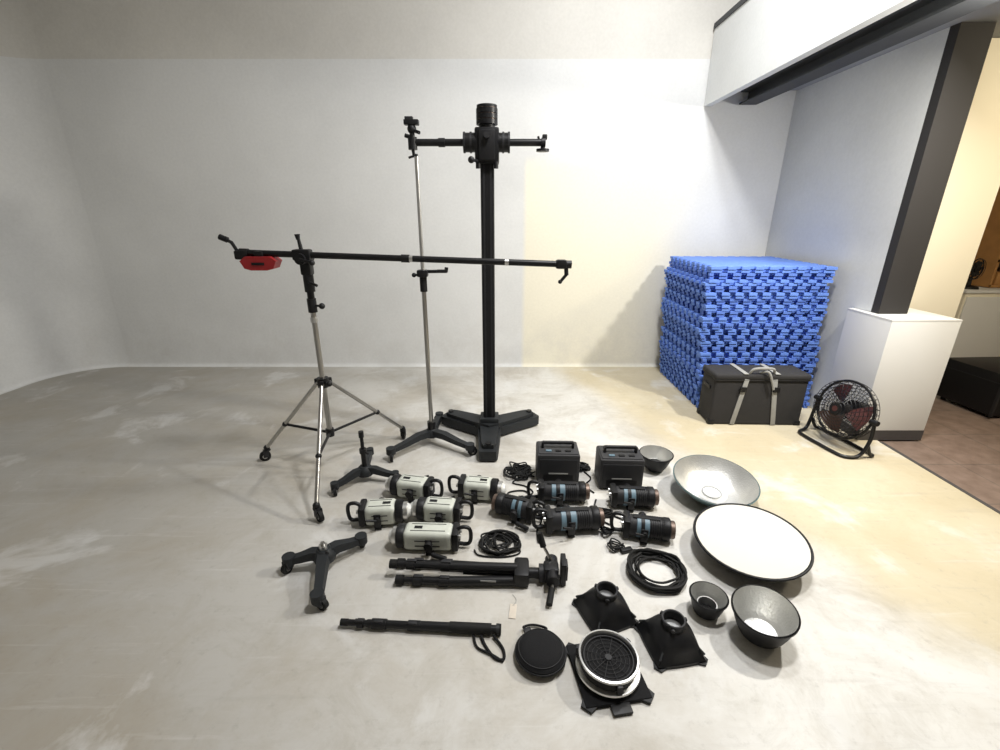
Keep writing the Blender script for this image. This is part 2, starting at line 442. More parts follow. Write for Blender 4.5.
# ---------------- cast arms base ----------------
def cast_base(b, c, tips, m='iron', h=0.085, r=0.03, w0=.03, w1=.018):
    c = Vector(c)
    b.lathe([(0.0, h-.03), (.05, h-.03), (.055, h-.005), (.045, h+.015), (.03, h+.03), (0, h+.03)], m, 20, Matrix.Translation((c.x, c.y, 0)))
    for tx, ty in tips:
        d = Vector((tx-c.x, ty-c.y, 0)); Lh = d.length; d.normalize(); p = Vector((-d.y, d.x, 0))
        secs = []
        for t, w, zz, hh in ((0.0, w0, h, .022), (.35, w0*.95, h+.008, .02), (.7, w1*1.1, h-.008, .016), (1.0, w1, h-.015, .013)):
            q = c+d*Lh*t; q.z = 0
            secs.append([q+p*w+Vector((0, 0, zz-hh)), q+p*w*.8+Vector((0, 0, zz+hh)), q-p*w*.8+Vector((0, 0, zz+hh)), q-p*w+Vector((0, 0, zz-hh))])
        vs = [v for s_ in secs for v in s_]; fs = []
        for i in range(3):
            for k in range(4): fs.append([i*4+k, i*4+(k+1) % 4, (i+1)*4+(k+1) % 4, (i+1)*4+k])
        fs += [[3, 2, 1, 0], [12, 13, 14, 15]]
        b.add(vs, fs, m)
        b.cyl((tx, ty, h-.035), (tx, ty, h+.008), w1*1.35, m, n=16)
        caster(b, tx, ty, r, h-.03, math.atan2(d.y, d.x)+1.0)

b = B()
cx, cy = -.505, 3.0
cast_base(b, (cx, cy, 0), [(-.75, 2.74), (-.21, 2.80), (-.49, 3.32)], 'iron', .085, .034, .034, .024)
b.cyl((cx, cy, .1), (cx, cy, .17), .03, 'blackmetal', n=20)
b.cyl((cx, cy, .12), (cx, cy, 1.18), .0155, 'chrome', n=20)
b.cyl((cx, cy, 1.15), (cx, cy, 1.93), .0125, 'alu', n=18)
b.cyl((cx, cy, 1.93), (cx, cy, 1.945), .010, 'black', n=18)
b.cyl((cx, cy, 1.12), (cx, cy, 1.26), .024, 'black', n=20)
b.box((cx, cy-.01, 1.24), (.07, .06, .045), 'black', bev=.01)
b.cyl((cx, cy, 1.25), (cx+.16, cy-.03, 1.255), .011, 'black')
b.box((cx+.13, cy-.03, 1.257), (.07, .035, .018), 'black', bev=.004)
b.cyl((cx+.155, cy-.03, 1.25), (cx+.16, cy-.03, 1.28), .012, 'black')
b.cyl((cx, cy, 1.23), (cx-.05, cy-.02, 1.23), .008, 'black'); b.sph((cx-.055, cy-.022, 1.23), .015, 'black')
b.fin('rolling_light_stand')

b = B()
cast_base(b, (-.86, 2.5, 0), [(-1.0, 2.34), (-.66, 2.46), (-.9, 2.76)], 'iron', .07, .026, .024, .018)
b.cyl((-.86, 2.5, .07), (-.86, 2.5, .2), .016, 'blackmetal'); b.cyl((-.86, 2.5, .2), (-.86, 2.5, .33), .011, 'blackmetal')
b.cyl((-.86, 2.5, .19), (-.86, 2.5, .22), .022, 'black'); b.cyl((-.86, 2.5, .2), (-.82, 2.47, .2), .006, 'black')
b.cyl((-.86, 2.5, .3), (-.86, 2.5, .34), .016, 'black')
b.fin('caster_stand_base')
b = B()
cast_base(b, (-.84, 1.74, 0), [(-1.0, 1.715), (-.70, 1.86), (-.78, 1.495)], 'iron', .075, .028, .03, .022)
b.cyl((-.84, 1.74, .09), (-.84, 1.74, .125), .02, 'alu', n=20); b.cyl((-.84, 1.74, .12), (-.84, 1.74, .14), .01, 'chrome')
b.cyl((-.84, 1.74, .1), (-.81, 1.71, .1), .007, 'black')
b.fin('caster_stand_base')

# ---------------- column camera stand ----------------
b = B()
cx, cy = -.08, 3.12
for ang in (30, 150, 270):
    a = math.radians(ang); T = Matrix.Translation((cx, cy, 0)) @ Matrix.Rotation(a, 4, 'Z')
    old = b.T; b.T = T
    poly = [(0, -.09), (.40, -.065), (.42, -.055), (.42, .055), (.40, .065), (0, .09)]
    b.prism(poly, .015, .085, 'iron')
    b.prism([(0, -.075), (.33, -.05), (.38, -.035), (.38, .035), (.33, .05), (0, .075)], .085, .115, 'iron')
    b.cyl((.37, 0, 0), (.37, 0, .035), .028, 'rubber'); b.cyl((.36, 0, .11), (.36, 0, .125), .022, 'blackmetal')
    b.T = old
b.cyl((cx, cy, .03), (cx, cy, .13), .11, 'iron', n=6)
b.box((cx, cy, .14), (.14, .14, .05), 'iron', bev=.01)
b.box((cx, cy, 1.1), (.082, .082, 2.0), 'blackmetal', bev=.01)
for s_ in (-1, 1):
    for o in (-.022, .022):
        b.box((cx+o, cy+s_*.0415, 1.1), (.012, .004, 1.96), 'greyplastic')
        b.box((cx+s_*.0415, cy+o, 1.1), (.004, .012, 1.96), 'greyplastic')
zc = 2.0
b.box((cx, cy, zc), (.15, .15, .2), 'blackmetal', bev=.015)
b.box((cx, cy-.08, zc), (.1, .02, .17), 'black', bev=.006)
b.cyl((cx, cy-.085, zc+.05), (cx, cy-.12, zc+.05), .018, 'greyplastic')
b.cyl((cx-.06, cy-.08, zc-.09), (cx-.09, cy-.15, zc-.09), .009, 'black'); b.sph((cx-.092, cy-.155, zc-.09), .02, 'black')
for x in (cx-.055, cx+.055): b.cyl((x, cy-.06, zc-.13), (x, cy-.06, zc-.08), .015, 'black')
b.cyl((cx, cy, 2.1), (cx, cy, 2.13), .05, 'black', n=24)
for z in (2.12, 2.15, 2.18): b.cyl((cx, cy, z), (cx, cy, z+.026), .066, 'blackmetal', n=28)
for z in (2.12, 2.15, 2.18): b.cyl((cx, cy, z+.024), (cx, cy, z+.033), .06, 'bronze', n=28)
b.cyl((cx, cy, 2.21), (cx, cy, 2.225), .062, 'black', n=28)
ay = cy-.02; az = 2.02
b.cyl((cx-.46, ay, az), (cx+.345, ay, az+.0), .021, 'blackmetal', n=18)
b.cyl((cx-.14, ay, az), (cx+.14, ay, az), .055, 'blackmetal', n=22)
for x in (-.14, .135, -.1, .1): b.cyl((cx+x-.006, ay, az), (cx+x+.006, ay, az), .06, 'greyplastic', n=22)
b.cyl((cx-.3, ay, az), (cx-.26, ay, az), .026, 'black')
hx = cx-.46
b.cyl((hx, ay, az-.04), (hx, ay, az+.03), .028, 'black'); b.cyl((hx, ay, az+.03), (hx, ay, az+.06), .016, 'blackmetal')
b.sph((hx, ay, az+.075), .028, 'black'); b.box((hx, ay, az+.11), (.09, .05, .03), 'black', bev=.006)
b.box((hx-.012, ay-.01, az+.13), (.05, .03, .02), 'greyplastic', bev=.004)
b.cyl((hx, ay, az+.07), (hx+.05, ay-.03, az+.05), .010, 'black'); b.cyl((hx-.01, ay, az+.03), (hx-.045, ay, az+.04), .012, 'black')
b.cyl((hx, ay, az-.04), (hx+.005, ay, az-.075), .01, 'black'); b.cyl((hx+.005, ay, az-.075), (hx-.03, ay, az-.085), .007, 'black')
hx = cx+.345
b.cyl((hx-.01, ay, az), (hx+.015, ay, az), .028, 'black')
b.cyl((hx, ay, az), (hx, ay, az-.04), .014, 'black'); b.cyl((hx, ay, az-.05), (hx, ay, az-.036), .04, 'black', n=20)
b.box((hx+.01, ay, az+.03), (.03, .03, .03), 'black', bev=.006); b.cyl((hx-.02, ay, az+.0), (hx-.03, ay, az+.035), .007, 'black')
b.fin('studio_camera_stand')

# ---------------- foam mats ----------------
def puzzle(W, k, phase):
    h = W/2; pts = []
    cs = [(-h, -h), (h, -h), (h, h), (-h, h)]; p = W/k
    for e in range(4):
        a = Vector((*cs[e], 0)); c = Vector((*cs[(e+1) % 4], 0)); d = (c-a).normalized(); nrm = Vector((d.y, -d.x, 0))
        pts.append(a)
        cen = [(i+.5) for i in range(k)] if phase == 0 else [float(i) for i in range(1, k)]
        for q in cen:
            for f, o in ((-.2, 0), (-.3, -.03), (-.24, -.038), (.24, -.038), (.3, -.03), (.2, 0)):
                pts.append(a+d*((q+f)*p)+nrm*o)
    return pts
b = B()
N = 48; th = 1.215/N
wob = 0
for i in range(N):
    z = i*th; t = i/(N-1)
    ph = (i//2) % 2
    pts = puzzle(0.98 if i % 2 else 0.965, 9, ph)
    if i % 2 == 0: wob = random.uniform(-.014, .014); wy = random.uniform(-.014, .014); wr = random.uniform(-.016, .016)
    ox = 2.205-.07*t + wob + .010*math.sin(i*.4) + (.035 if t > .9 else 0); oy = 4.11-.01*t + wy
    rz = wr + (.0 if t < .93 else -.03)
    T = Matrix.Translation((ox, oy, 0)) @ Matrix.Rotation(rz, 4, 'Z')
    b.prism([((T @ p).x, (T @ p).y) for p in pts], z+.0025, z+th-.0015, 'blue' if (i//2) % 2 else 'blue2')
b.fin('foam_mat_stack', ang=30)

# ---------------- equipment case ----------------
b = B()
b.box((0, 0, .2), (.72, .24, .4), 'case', bev=.02, seg=3)
b.box((0, 0, .408), (.74, .26, .05), 'case', bev=.02, seg=3)
b.tube([(-.365, -.127, .385), (.365, -.127, .385), (.365, .127, .385), (-.365, .127, .385)], .005, 'black', 6, True)
for sx_ in (-.15, .12):
    b.box((sx_, -.127, .2), (.036, .008, .39), 'strap', rot=(0, .14*(1 if sx_ < 0 else -1), 0), bev=.002)
    b.box((sx_*.9, -.0, .437), (.036, .26, .006), 'strap', bev=.002)
    b.box((sx_*.95, -.135, .31), (.05, .014, .04), 'black', bev=.003)
b.tube([(-.1, -.1, .43), (-.08, -.12, .475), (0, -.13, .485), (.07, -.12, .475), (.09, -.1, .43)], .010, 'strap', 8, sub=5)
b.tube([(-.02, -.1, .44), (.02, -.145, .46), (.06, -.15, .38), (.08, -.15, .32)], .009, 'strap', 8, sub=5)
for x in (-.36, .36): b.box((x, 0, .3), (.02, .12, .03), 'black', bev=.005)
for x in (-.34, .34):
    for y in (-.1, .1): b.box((x, y, .02), (.05, .05, .04), 'black', bev=.008)
b.fin('equipment_case', (2.05, 3.41, 0), -.03)

# ---------------- floor fan ----------------
b = B()
Rf = .205; zc = .275
Tf = Matrix.Translation((0, 0, zc)) @ Matrix.Rotation(pi/2-.18, 4, 'X')
def dome(r, s_): return s_*(.05+.035*(1-(r/Rf)**2)) if s_ else 0
b.ring((0, 0, 0), Rf+.004, .009, 'blackmetal', Tf, 48, 8)
for s_ in (1, -1):
    for r_ in [Rf*k/9 for k in range(2, 10)]:
        b.ring((0, 0, dome(r_, s_)), r_, .0024, 'blackmetal', Tf, 40, 4)
    for i in range(34):
        a = 2*pi*i/34; pts = []
        for k in range(7):
            r_ = .035+(Rf-.035)*k/6; aa = a+.35*k/6*s_
            pts.append(Tf @ Vector((r_*math.cos(aa), r_*math.sin(aa), dome(r_, s_))))
        aa = a+.35*s_; pts.append(Tf @ Vector((Rf*math.cos(aa), Rf*math.sin(aa), 0)))
        b.tube(pts, .002, 'blackmetal', 4)
old = b.T; b.T = Tf
b.cyl((0, 0, .083), (0, 0, .09), .04, 'black', n=24); b.cyl((0, 0, .089), (0, 0, .092), .02, 'fanred', n=20)
b.cyl((0, 0, -.02), (0, 0, .05), .045, 'black', n=24); b.cyl((0, 0, -.17), (0, 0, -.07), .065, 'black', r2=.075, n=24)
for i in range(3):
    a0 = 2*pi*i/3; vs = []; fs = []
    for k in range(6):
        r_ = .04+.145*k/5
        for q in range(6):
            aa = a0+(-.5+1.0*q/5)*(1+.1*k/5); zz = .032-.055*q/5+.006*math.sin(k)
            vs.append((r_*math.cos(aa), r_*math.sin(aa), zz))
    for k in range(5):
        for q in range(5): fs.append([k*6+q, k*6+q+1, (k+1)*6+q+1, (k+1)*6+q])
    b.add(vs, fs, 'fanred'); b.add([(x, y, z-.003) for x, y, z in vs], [f[::-1] for f in fs], 'fanred')
b.T = old
for s_ in (-1, 1):
    b.tube([(s_*(Rf+.02), 0, zc), (s_*(Rf+.03), .0, .16), (s_*(Rf+.02), -.04, .03), (s_*(Rf-.01), -.13, .014), (s_*.1, -.15, .014), (0, -.15, .014)], .012, 'blackmetal', 8, sub=5)
    b.tube([(s_*(Rf+.025), .0, .1), (s_*(Rf+.02), .04, .03), (s_*(Rf-.0), .08, .014), (0, .09, .014)], .012, 'blackmetal', 8, sub=5)
    b.cyl((s_*(Rf-.005), 0, zc), (s_*(Rf+.045), 0, zc), .018, 'black')
b.fin('floor_fan', (2.49, 2.98, 0), -1.38)

# ---------------- reflectors ----------------
def bowl(name, loc, Rm, Rb, h, outer, inner, tilt=(0, 0, 0), curve=.7, cover=False, core=False, teal=None):
    b = B(); n = 48; prof = []
    for i in range(11):
        t = i/10; prof.append((Rb+(Rm-Rb)*t**curve, h*t))
    b.lathe([(Rb, 0)]+prof, outer, n)
    b.lathe([(max(r-.003, .001), z+.002) for r, z in prof], inner, n)
    b.lathe([(0, .004), (Rb, .004)], inner, n); b.lathe([(0, 0), (Rb, 0)], outer, n)
    b.lathe([(Rm-.004, h-.004), (Rm+.001, h+.002), (Rm+.004, h), (Rm+.003, h-.008), (Rm-.002, h-.01)], outer, n)
    if cover:
        b.lathe([(0, h+.012), (Rm*.5, h+.010), (Rm*.9, h+.004), (Rm-.003, h)], 'white', n)
        b.ring((0, 0, h-.002), Rm+.004, .006, 'black', None, 56)
    if core:
        b.lathe([(Rb*.9, .004), (Rb*.9, h*.5), (Rb*.8, h*.5), (Rb*.8, .004)], 'alu', 32)
        b.lathe([(0, .006), (Rb*.8, .006)], 'black', 32)
    if name == 'silver_beauty_dish':
        b.lathe([(Rb*.62, .005), (Rb*.62, .012), (Rb*.55, .012), (Rb*.55, .005)], 'alu', 32)
        b.lathe([(0, .006), (Rb*.55, .006)], 'whitepaint', 32)
    return b.fin(name, loc, rot=tilt, ang=50)
def rest(Rb, tx):
    return Rb*1.05*math.sin(abs(tx))
bowl('bowl_reflector', (1.03, 2.62, 0), .105, .045, .12, 'black', 'silver', curve=.6, core=True)
bowl('silver_beauty_dish', (1.28, 2.325, rest(.1, .12)), .235, .09, .11, 'teal', 'silver', tilt=(.12, 0, 0), curve=.5)
bowl('covered_beauty_dish', (1.23, 1.81, rest(.12, .10)), .25, .12, .10, 'black', 'silver', tilt=(.06, -.06, 0), curve=.6, cover=True)
bowl('bowl_reflector', (1.05, 1.365, rest(.065, .15)), .116, .062, .13, 'black', 'silver', tilt=(.08, -.08, 0), curve=.5)
bowl('bowl_reflector', (.88, 1.475, 0), .074, .045, .09, 'black', 'silver', curve=.6, core=True)

# ---------------- cables ----------------
def coil(b, c, R_, loops, r, m='rubber', jit=.012, z0=None, ell=1.0, sub=3):
    pts = []; n = loops*12; z0 = r if z0 is None else z0
    for i in range(n+1):
        a = 2*pi*i/12; k = i/12
        rr = R_+random.uniform(-jit, jit)+.4*jit*math.sin(k*2.1)
        pts.append((c[0]+rr*math.cos(a), c[1]+rr*math.sin(a)*ell, z0+(k*r*1.1) % (r*5)+random.uniform(0, r*.6)))
    b.tube(pts, r, m, 6, sub=sub); return pts
def tangle(b, c, R_, n, r, m='rubber'):
    pts = []
    for i in range(n):
        a = i*2.1+random.uniform(-.4, .4); rr = R_*random.uniform(.45, 1)
        pts.append((c[0]+rr*math.cos(a), c[1]+rr*math.sin(a)*.8, r+.004+random.uniform(0, .028)))
    b.tube(pts, r, m, 6, sub=6)
b = B()
coil(b, (0, 0), .12, 8, .0065, jit=.014); coil(b, (.005, 0), .095, 3, .006, jit=.012)
b.tube([(.12, 0, .02), (.13, .1, .008), (.04, .15, .008), (-.08, .15, .008)], .005, 'rubber', 6, sub=6)
b.box((-.1, .145, .012), (.06, .025, .022), 'black', rot=(0, 0, .3), bev=.005)
b.fin('power_cable_coil', (.735, 1.69, 0))
b = B()
coil(b, (0, 0), .095, 6, .005, jit=.014, ell=.8); coil(b, (.0, .02), .05, 3, .004, jit=.02); tangle(b, (0, 0), .09, 14, .004)
b.tube([(.08, 0, .01), (.1, -.06, .006), (.02, -.09, .006), (-.1, -.08, .006), (-.13, -.04, .006)], .004, 'rubber', 6, sub=6)
b.fin('power_cable_coil', (0.0, 1.885, 0))
b = B()
coil(b, (0, 0), .07, 4, .005, jit=.03); coil(b, (.03, -.03), .05, 3, .005, jit=.03); tangle(b, (0, 0), .085, 24, .0045)
b.tube([(.02, -.06, .006), (-.04, -.13, .006), (.04, -.17, .006), (.08, -.24, .006), (.0, -.3, .006)], .0045, 'rubber', 6, sub=6)
b.fin('power_cable_coil', (.12, 2.58, 0))
b = B()
coil(b, (0, 0), .032, 4, .0045, jit=.014); tangle(b, (0, 0), .045, 20, .0045)
b.tube([(.0, -.04, .006), (.03, -.12, .006), (-.02, -.2, .006), (.02, -.28, .006)], .0045, 'rubber', 6, sub=6)
b.fin('power_cable_coil', (.553, 2.62, 0))

# ---------------- power packs ----------------
def pack(name, loc, rz):
    b = B(); w, d, h = .265, .19, .2
    b.box((0, 0, h/2+.008), (w, d, h), 'packgrey', bev=.012)
    b.box((0, -d/2-.002, h/2), (w*.88, .006, h*.8), 'greyplastic', bev=.004)
    b.box((0, 0, h+.008), (w*.92, d*.85, .012), 'packgrey', bev=.004)
    for x in (-w*.36, w*.36): b.box((x, 0, h+.028), (.014, .03, .045), 'black', bev=.003)
    b.cyl((-w*.36, 0, h+.048), (w*.36, 0, h+.048), .011, 'black')
    for i in range(4): b.cyl((-.08+.05*i, .055, h+.01), (-.08+.05*i, .055, h+.022), .014, 'bronze' if i % 2 else 'black')
    for i in range(3): b.box((-.06+.06*i, -.05, h+.016), (.035, .02, .008), 'label' if i == 0 else 'black', bev=.002)
    b.box((.0, -d/2-.006, h*.42), (w*.45, .003, .008), 'strap')
    for i in range(6): b.box((0, -d/2-.006, .03+i*.008), (w*.7, .003, .003), 'black')
    for x in (-.1, .1):
        for y in (-.07, .07): b.cyl((x, y, 0), (x, y, .012), .013, 'rubber')
    return b.fin(name, loc, rz)
pack('flash_power_pack', (.365, 2.53, 0), -.03)
pack('flash_power_pack', (.745, 2.47, 0), -.04)

# ---------------- studio flash heads ----------------
def head(loc, rz, L=.2, kind='cream', handle=True, k_=1.0):
    b = B(); r = .054; z = r+.012; b.T = Matrix.Scale(k_, 4)
    if kind == 'cream':
        b.box((0, 0, z), (L, 2*r, 2*r*.98), 'cream', bev=.03, seg=4)
        for s_ in (-1, 1):
            for o in (-.018, .012): b.box((.0, s_*(r+.0005), z+o), (L*.5, .004, .004), 'greyplastic')
        for o in (-.026, .026): b.box((0, o, z+r*.975), (L*.7, .004, .003), 'greyplastic')
        b.box((L*.2, 0, z+r*.985), (.04, .02, .003), 'black')
    else:
        T = Matrix.Translation((0, 0, z)) @ Matrix.Rotation(pi/2, 4, 'Y')
        b.lathe([(0, -L/2), (r*.95, -L/2), (r, -L/2+.01), (r, L/2-.01), (r*.95, L/2), (0, L/2)], 'greyplastic', 28, T)
        b.lathe([(r+.001, -L*.28), (r+.003, -L*.27), (r+.003, L*.08), (r+.001, L*.09)], 'label', 28, T)
        b.lathe([(r+.004, -L*.16), (r+.0045, -L*.15), (r+.0045, -L*.06), (r+.004, -L*.05)], 'black', 28, T)
        for k in range(6): b.ring((0, 0, L*.14+k*.011), r+.001, .003, 'black', T, 28)
        b.box((0, 0, z+r), (L*.8, .03, .012), 'black', bev=.003)
    b.box((-L/2-.012, 0, z), (.035, 2*r*.98, 2*r*.98), 'black', bev=.012)
    for y in (-.022, .022): b.cyl((-L/2-.03, y, z+.02), (-L/2-.04, y, z+.02), .011, 'alu', n=14)
    b.box((-L/2-.03, 0, z-.02), (.006, .06, .025), 'greyplastic', bev=.002)
    T = Matrix.Translation((L/2, 0, z)) @ Matrix.Rotation(pi/2, 4, 'Y')
    b.lathe([(0, -.005), (r*1.02, -.005), (r*1.1, .003), (r*1.1, .03), (r*.95, .036), (r*.85, .036)], 'black', 28, T)
    b.lathe([(r*.85, .03), (r*.85, .055), (r*.8, .058), (r*.78, .03)], 'bronze' if kind != 'cream' else 'alu', 28, T)
    b.lathe([(r*.78, .03), (r*.74, .055), (r*.5, .06 if kind != 'cream' else .075), (0, .062 if kind != 'cream' else .082)], 'glass' if kind == 'cream' else 'bronze', 24, T)
    yk = r+.012
    for s_ in (-1, 1):
        b.box((-.01, s_*yk, z-.01), (.035, .006, .075), 'black', bev=.002)
    b.box((-.01, 0, .008), (.035, 2*yk+.006, .008), 'black', bev=.002)
    b.cyl((-.01, yk, z+.005), (-.01, yk+.025, z+.005), .02, 'black', n=12)
    b.cyl((-.01, -yk-.02, z+.005), (-.01, -yk, z+.005), .014, 'black', n=12)
    b.cyl((-.01, -yk-.018, z+.005), (-.06, -yk-.03, z+.02), .006, 'black', n=10)
    if handle:
        hx = -L/2-.02
        b.tube([(hx, 0, z+.045), (hx-.03, 0, z+.06), (hx-.062, 0, z+.05), (hx-.068, 0, z-.0), (hx-.055, 0, z-.04), (hx-.01, 0, z-.04)], .010, 'black', 8, sub=4)
    b.cyl((-.03, yk+.02, .025), (-.10, yk+.04, .018), .013, 'black', n=14)
    return b.fin('studio_flash_head', loc, rz)
head((-.52, 2.31, 0), math.radians(168), .17, k_=1.05)
head((-.13, 2.30, 0), math.radians(-8), .16, k_=1.05)
head((-.65, 2.07, 0), math.radians(5), .16, k_=1.05)
head((-.33, 2.09, 0), math.radians(174), .17, k_=1.03)
head((-.36, 1.875, 0), math.radians(178), .25)
head((.36, 2.27, 0), math.radians(-2), .21, 'dark')
head((.76, 2.22, 0), math.radians(-5), .18, 'dark', False)
head((.09, 2.12, 0), math.radians(160), .15, 'dark')
head((.38, 2.01, 0), math.radians(4), .21, 'dark', k_=1.05)
head((.76, 1.95, 0), math.radians(-12), .17, 'dark')
b = B()
b.tube([(.64, 2.12, .006), (.55, 2.14, .006), (.5, 2.14, .006), (.3, 2.14, .006), (.22, 2.22, .006), (.17, 2.34, .006)], .005, 'rubber', 6, sub=6)
b.tube([(.62, 2.1, .006), (.55, 2.18, .006), (.57, 2.27, .006)], .005, 'rubber', 6, sub=6)
b.tube([(.22, 1.93, .006), (.2, 1.9, .006), (.2, 2.0, .006), (.23, 2.08, .006), (.2, 2.2, .006), (.02, 2.2, .006)], .005, 'rubber', 6, sub=6)
b.tube([(.9, 2.1, .006), (.8, 2.1, .006), (.7, 2.08, .006), (.6, 2.14, .006), (.55, 2.1, .006), (.6, 2.04, .006)], .005, 'rubber', 6, sub=6)
b.tube([(.1, 2.24, .006), (.18, 2.28, .006), (.15, 2.36, .006), (.05, 2.34, .006), (.08, 2.26, .006), (.22, 2.3, .006)], .005, 'rubber', 6, sub=6)
tangle(b, (.585, 1.86), .055, 16, .004); tangle(b, (.24, 2.14), .05, 14, .0045); tangle(b, (.58, 2.13), .06, 18, .0045)
tangle(b, (.56, 1.97), .05, 14, .0045); tangle(b, (.09, 2.24), .04, 12, .0045)
b.fin('flash_head_cables')

# ---------------- folded tripod ----------------
b = B()
for k, (dy, dz) in enumerate(((-.055, .024), (.05, .024), (0, .062))):
    x0 = -.26; x1 = .28; o = .02*k
    b.cyl((x0+.17, dy, dz), (x1-.03, dy*.7, dz+.004), .021, 'black', n=14)
    b.cyl((x0+.05-o, dy, dz), (x0+.2, dy, dz), .017, 'blackmetal', n=14)
    b.cyl((x0-.02-o, dy, dz), (x0+.08, dy, dz), .013, 'blackmetal', n=14)
    for xx in (x0+.05-o, x0+.17): b.cyl((xx-.015, dy, dz), (xx+.025, dy, dz), .023, 'black', n=10)
    for xx in (x0+.06-o, x0+.18): b.box((xx, dy, dz+.022), (.045, .016, .014), 'greyplastic', bev=.003)
    b.cyl((x0-.045-o, dy, dz), (x0-.01-o, dy, dz), .021, 'rubber', n=14)
b.cyl((.0, 0, .035), (.33, 0, .035), .015, 'blackmetal', n=14)
b.box((.27, 0, .042), (.07, .12, .075), 'black', bev=.015)
b.box((.12, -.062, .04), (.07, .002, .008), 'strap')
b.cyl((.30, 0, .04), (.37, 0, .04), .024, 'black', n=18)
b.cyl((.35, 0, .042), (.37, 0, .042), .04, 'greyplastic', n=22)
b.box((.405, 0, .05), (.07, .065, .08), 'black', bev=.012)
b.cyl((.41, -.075, .06), (.41, .07, .06), .03, 'black', n=20)
b.box((.46, 0, .065), (.024, .08, .12), 'black', bev=.005)
b.box((.475, 0, .065), (.01, .055, .08), 'greyplastic', bev=.003)
b.tube([(.41, .03, .08), (.385, .05, .12), (.365, .065, .15)], .007, 'chrome', 8); b.cyl((.37, .06, .14), (.35, .08, .2), .015, 'rubber', n=12)
b.tube([(.41, -.06, .05), (.405, -.09, .035)], .007, 'chrome', 8); b.cyl((.405, -.085, .034), (.39, -.16, .02), .014, 'rubber', n=12)
b.fin('folded_tripod', (-.17, 1.67, 0), -.05)

# ---------------- monopod ----------------
b = B()
r0 = .022
b.cyl((-.33, 0, r0), (-.30, 0, r0), .014, 'rubber', n=14)
b.cyl((-.30, 0, r0), (-.18, 0, r0), .0125, 'blackmetal', n=14)
b.cyl((-.26, 0, r0), (-.235, 0, r0), .018, 'black', n=14)
b.cyl((-.2, 0, r0), (-.14, 0, r0), .02, 'black', n=16); b.cyl((-.22, 0, r0), (-.0, 0, r0), .0155, 'blackmetal', n=16)
b.cyl((-.05, 0, r0), (.0, 0, r0), .0195, 'black', n=16); b.cyl((.0, 0, r0), (.14, 0, r0), .0185, 'blackmetal', n=16)
b.cyl((.12, 0, r0), (.29, 0, r0), .0215, 'rubber', n=18); b.cyl((.29, 0, r0), (.31, 0, r0), .016, 'blackmetal', n=16)
b.cyl((.31, 0, r0), (.322, 0, r0), .022, 'greyplastic', n=18); b.cyl((.322, 0, r0), (.33, 0, r0), .021, 'rubber', n=18)
for xx in (-.17, -.03, -.25): b.box((xx, -.005, r0+.018), (.035, .013, .01), 'greyplastic', bev=.003)
b.tube([(.25, -.02, .012), (.27, -.06, .006), (.31, -.11, .006), (.345, -.115, .006), (.34, -.07, .006), (.30, -.02, .012)], .006, 'fabric', 6, sub=6)
b.tube([(.22, -.02, .01), (.24, -.07, .006), (.30, -.1, .008), (.345, -.125, .006)], .005, 'fabric', 6, sub=6)
b.fin('monopod', (-.325, 1.385, 0), -.055)

# ---------------- round pouch ----------------
b = B()
b.lathe([(0, 0), (.07, 0), (.085, .006), (.094, .02), (.095, .034), (.086, .046), (.06, .056), (.02, .059), (0, .06)], 'fabric', 40)
b.ring((0, 0, .027), .096, .004, 'black', None, 44)
b.ring((0, 0, .047), .084, .0025, 'black', None, 44)
b.box((-.045, .09, .03), (.03, .02, .015), 'greyplastic', bev=.003, rot=(0, 0, .4))
b.tube([(-.03, .085, .035), (-.06, .115, .02), (-.02, .135, .01), (.03, .12, .012), (.03, .09, .03)], .005, 'fabric', 6, sub=5)
b.fin('round_pouch', (.155, 1.265, 0))

# ---------------- snoots ----------------
def snoot(loc, rz, s=.12):
    b = B(); n = 40
    def ringp(R_, z, sq):
        out = []
        for i in range(n):
            a = 2*pi*i/n; c, d = math.cos(a), math.sin(a)
            k = 1/max(abs(c), abs(d)); k = 1+(k-1)*sq
            out.append((R_*c*k, R_*d*k, z))
        return out
    rings = [ringp(s, .0, .9), ringp(s, .014, .9), ringp(s*.95, .02, .85), ringp(s*.88, .055, .5), ringp(s*.76, .08, .2), ringp(s*.56, .098, 0), ringp(s*.44, .106, 0), ringp(s*.44, .13, 0), ringp(s*.38, .13, 0), ringp(s*.36, .09, 0)]
    vs = [v for r_ in rings for v in r_]; fs = []
    for j in range(len(rings)-1):
        for i in range(n): fs.append([j*n+i, j*n+(i+1) % n, (j+1)*n+(i+1) % n, (j+1)*n+i])
    fs.append([i for i in range(n)][::-1])
    b.add(vs, fs, 'blackmetal')
    b.ring((0, 0, .13), s*.41, .005, 'greyplastic', None, 36)
    b.lathe([(0, .092), (s*.37, .092)], 'alu', 30)
    for k in range(4):
        a = pi/4+k*pi/2; T = Matrix.Rotation(a, 4, 'Z'); old = b.T; b.T = T
        b.prism([(s*1.05, -.03), (s*1.4, -.015), (s*1.4, .015), (s*1.05, .03)], .002, .008, 'black')
        b.box((s*.95, 0, .045), (.06, .006, .03), 'iron', rot=(0, .6, 0)); b.T = old
    for k in range(3):
        a = 2.1*k; b.cyl((s*.44*math.cos(a), s*.44*math.sin(a), .12), (s*.54*math.cos(a), s*.54*math.sin(a), .12), .008, 'greyplastic', n=10)
    return b.fin('snoot_adapter', loc, rz)
snoot((.445, 1.465, 0), .35, .1)
snoot((.67, 1.32, 0), .15, .1)

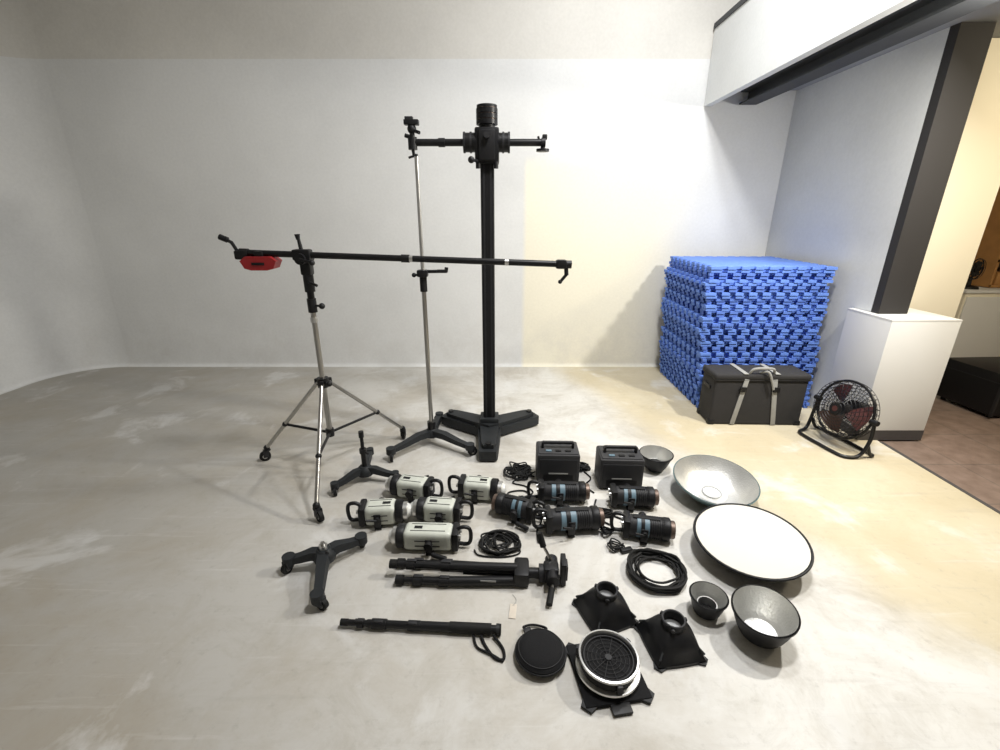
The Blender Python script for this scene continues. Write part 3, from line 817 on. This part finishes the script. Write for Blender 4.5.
# ---------------- round grid reflector ----------------
b = B()
s = .12
b.box((0, 0, .01), (2*s, 2*s, .016), 'fabric', bev=.003)
for k in range(4):
    T = Matrix.Rotation(pi/4+k*pi/2, 4, 'Z'); old = b.T; b.T = T
    b.prism([(s*1.15, -.028), (s*1.42, -.02), (s*1.42, .02), (s*1.15, .028)], .004, .014, 'black'); b.T = old
b.box((0, -s-.015, .009), (.07, .04, .012), 'black', bev=.003)
b.lathe([(.0, .02), (.1, .02), (.108, .028), (.108, .034)], 'black', 48)
b.lathe([(.100, .032), (.114, .032), (.117, .037), (.115, .043), (.1, .045)], 'alu', 48)
b.lathe([(.1, .045), (.1, .082)], 'black', 48)
b.lathe([(.1, .082), (.107, .082), (.109, .087), (.107, .093), (.101, .094), (.098, .088), (.097, .075)], 'alu', 48)
b.lathe([(0, .072), (.05, .073), (.097, .075)], 'fabric', 48)
b.ring((0, 0, .08), .088, .003, 'greyplastic', None, 48, 6)
for k in range(1, 6): b.ring((0, 0, .077), .015*k, .0013, 'packgrey', None, 36, 4)
for k in range(6):
    a = k*pi/6; b.tube([(-.095*math.cos(a), -.095*math.sin(a), .079), (.095*math.cos(a), .095*math.sin(a), .079)], .0012, 'packgrey', 4)
b.cyl((0, 0, .074), (0, 0, .083), .012, 'greyplastic')
for k in range(3):
    a = .5+2.1*k; b.box((.112*math.cos(a), .112*math.sin(a), .065), (.012, .02, .04), 'greyplastic', rot=(0, 0, a), bev=.004)
b.fin('round_grid_reflector', (.395, 1.20, 0), .15)

b = B(); b.box((0, 0, .0022), (.03, .075, .002), 'paper', rot=(0, 0, 0), bev=.0008)
b.ring((0, .03, .0035), .004, .0008, 'alu', None, 12); b.tube([(0, .03, .003), (.01, .06, .002), (-.01, .09, .002)], .0008, 'strap', 5, sub=4)
b.fin('paper_tag', (.055, 1.475, 0), -.12)

# ---------------- lights ----------------
def area(name, loc, target, size, power, col, spread=None):
    l = bpy.data.lights.new(name, 'AREA'); l.energy = power; l.color = col; l.size = size
    o = bpy.data.objects.new(name, l); sc.collection.objects.link(o); o.location = loc
    o.rotation_euler = (Vector(target)-Vector(loc)).to_track_quat('-Z', 'Y').to_euler()
    if spread: l.spread = spread
    return o
area('ceiling_light', (.85, 1.7, 4.15), (.8, 2.7, 0), .35, 102, (1, .99, .985))
area('ceiling_light', (1.3, 3.0, 4.15), (.9, 3.6, 0), 0.35, 62, (.98, .99, 1))
area('soffit_light', (2.5, 2.35, 2.5), (1.0, 2.9, 0.4), .12, 64, (1, .965, .89))
area('room_light', (3.9, 2.0, 2.6), (3.7, 3.4, 0.6), .4, 44, (1, .87, .63))
w = bpy.data.worlds.new('World'); sc.world = w; w.use_nodes = True
w.node_tree.nodes['Background'].inputs[0].default_value = (.8, .85, .9, 1)
w.node_tree.nodes['Background'].inputs[1].default_value = .3

# ---------------- camera ----------------
cd = bpy.data.cameras.new('camera'); cam = bpy.data.objects.new('camera', cd); sc.collection.objects.link(cam)
cd.sensor_width = 36; cd.lens = 16.2; cd.clip_start = .05
cam.location = (0, 0, 1.6); cam.rotation_euler = (math.radians(70.4), 0, 0)
sc.camera = cam
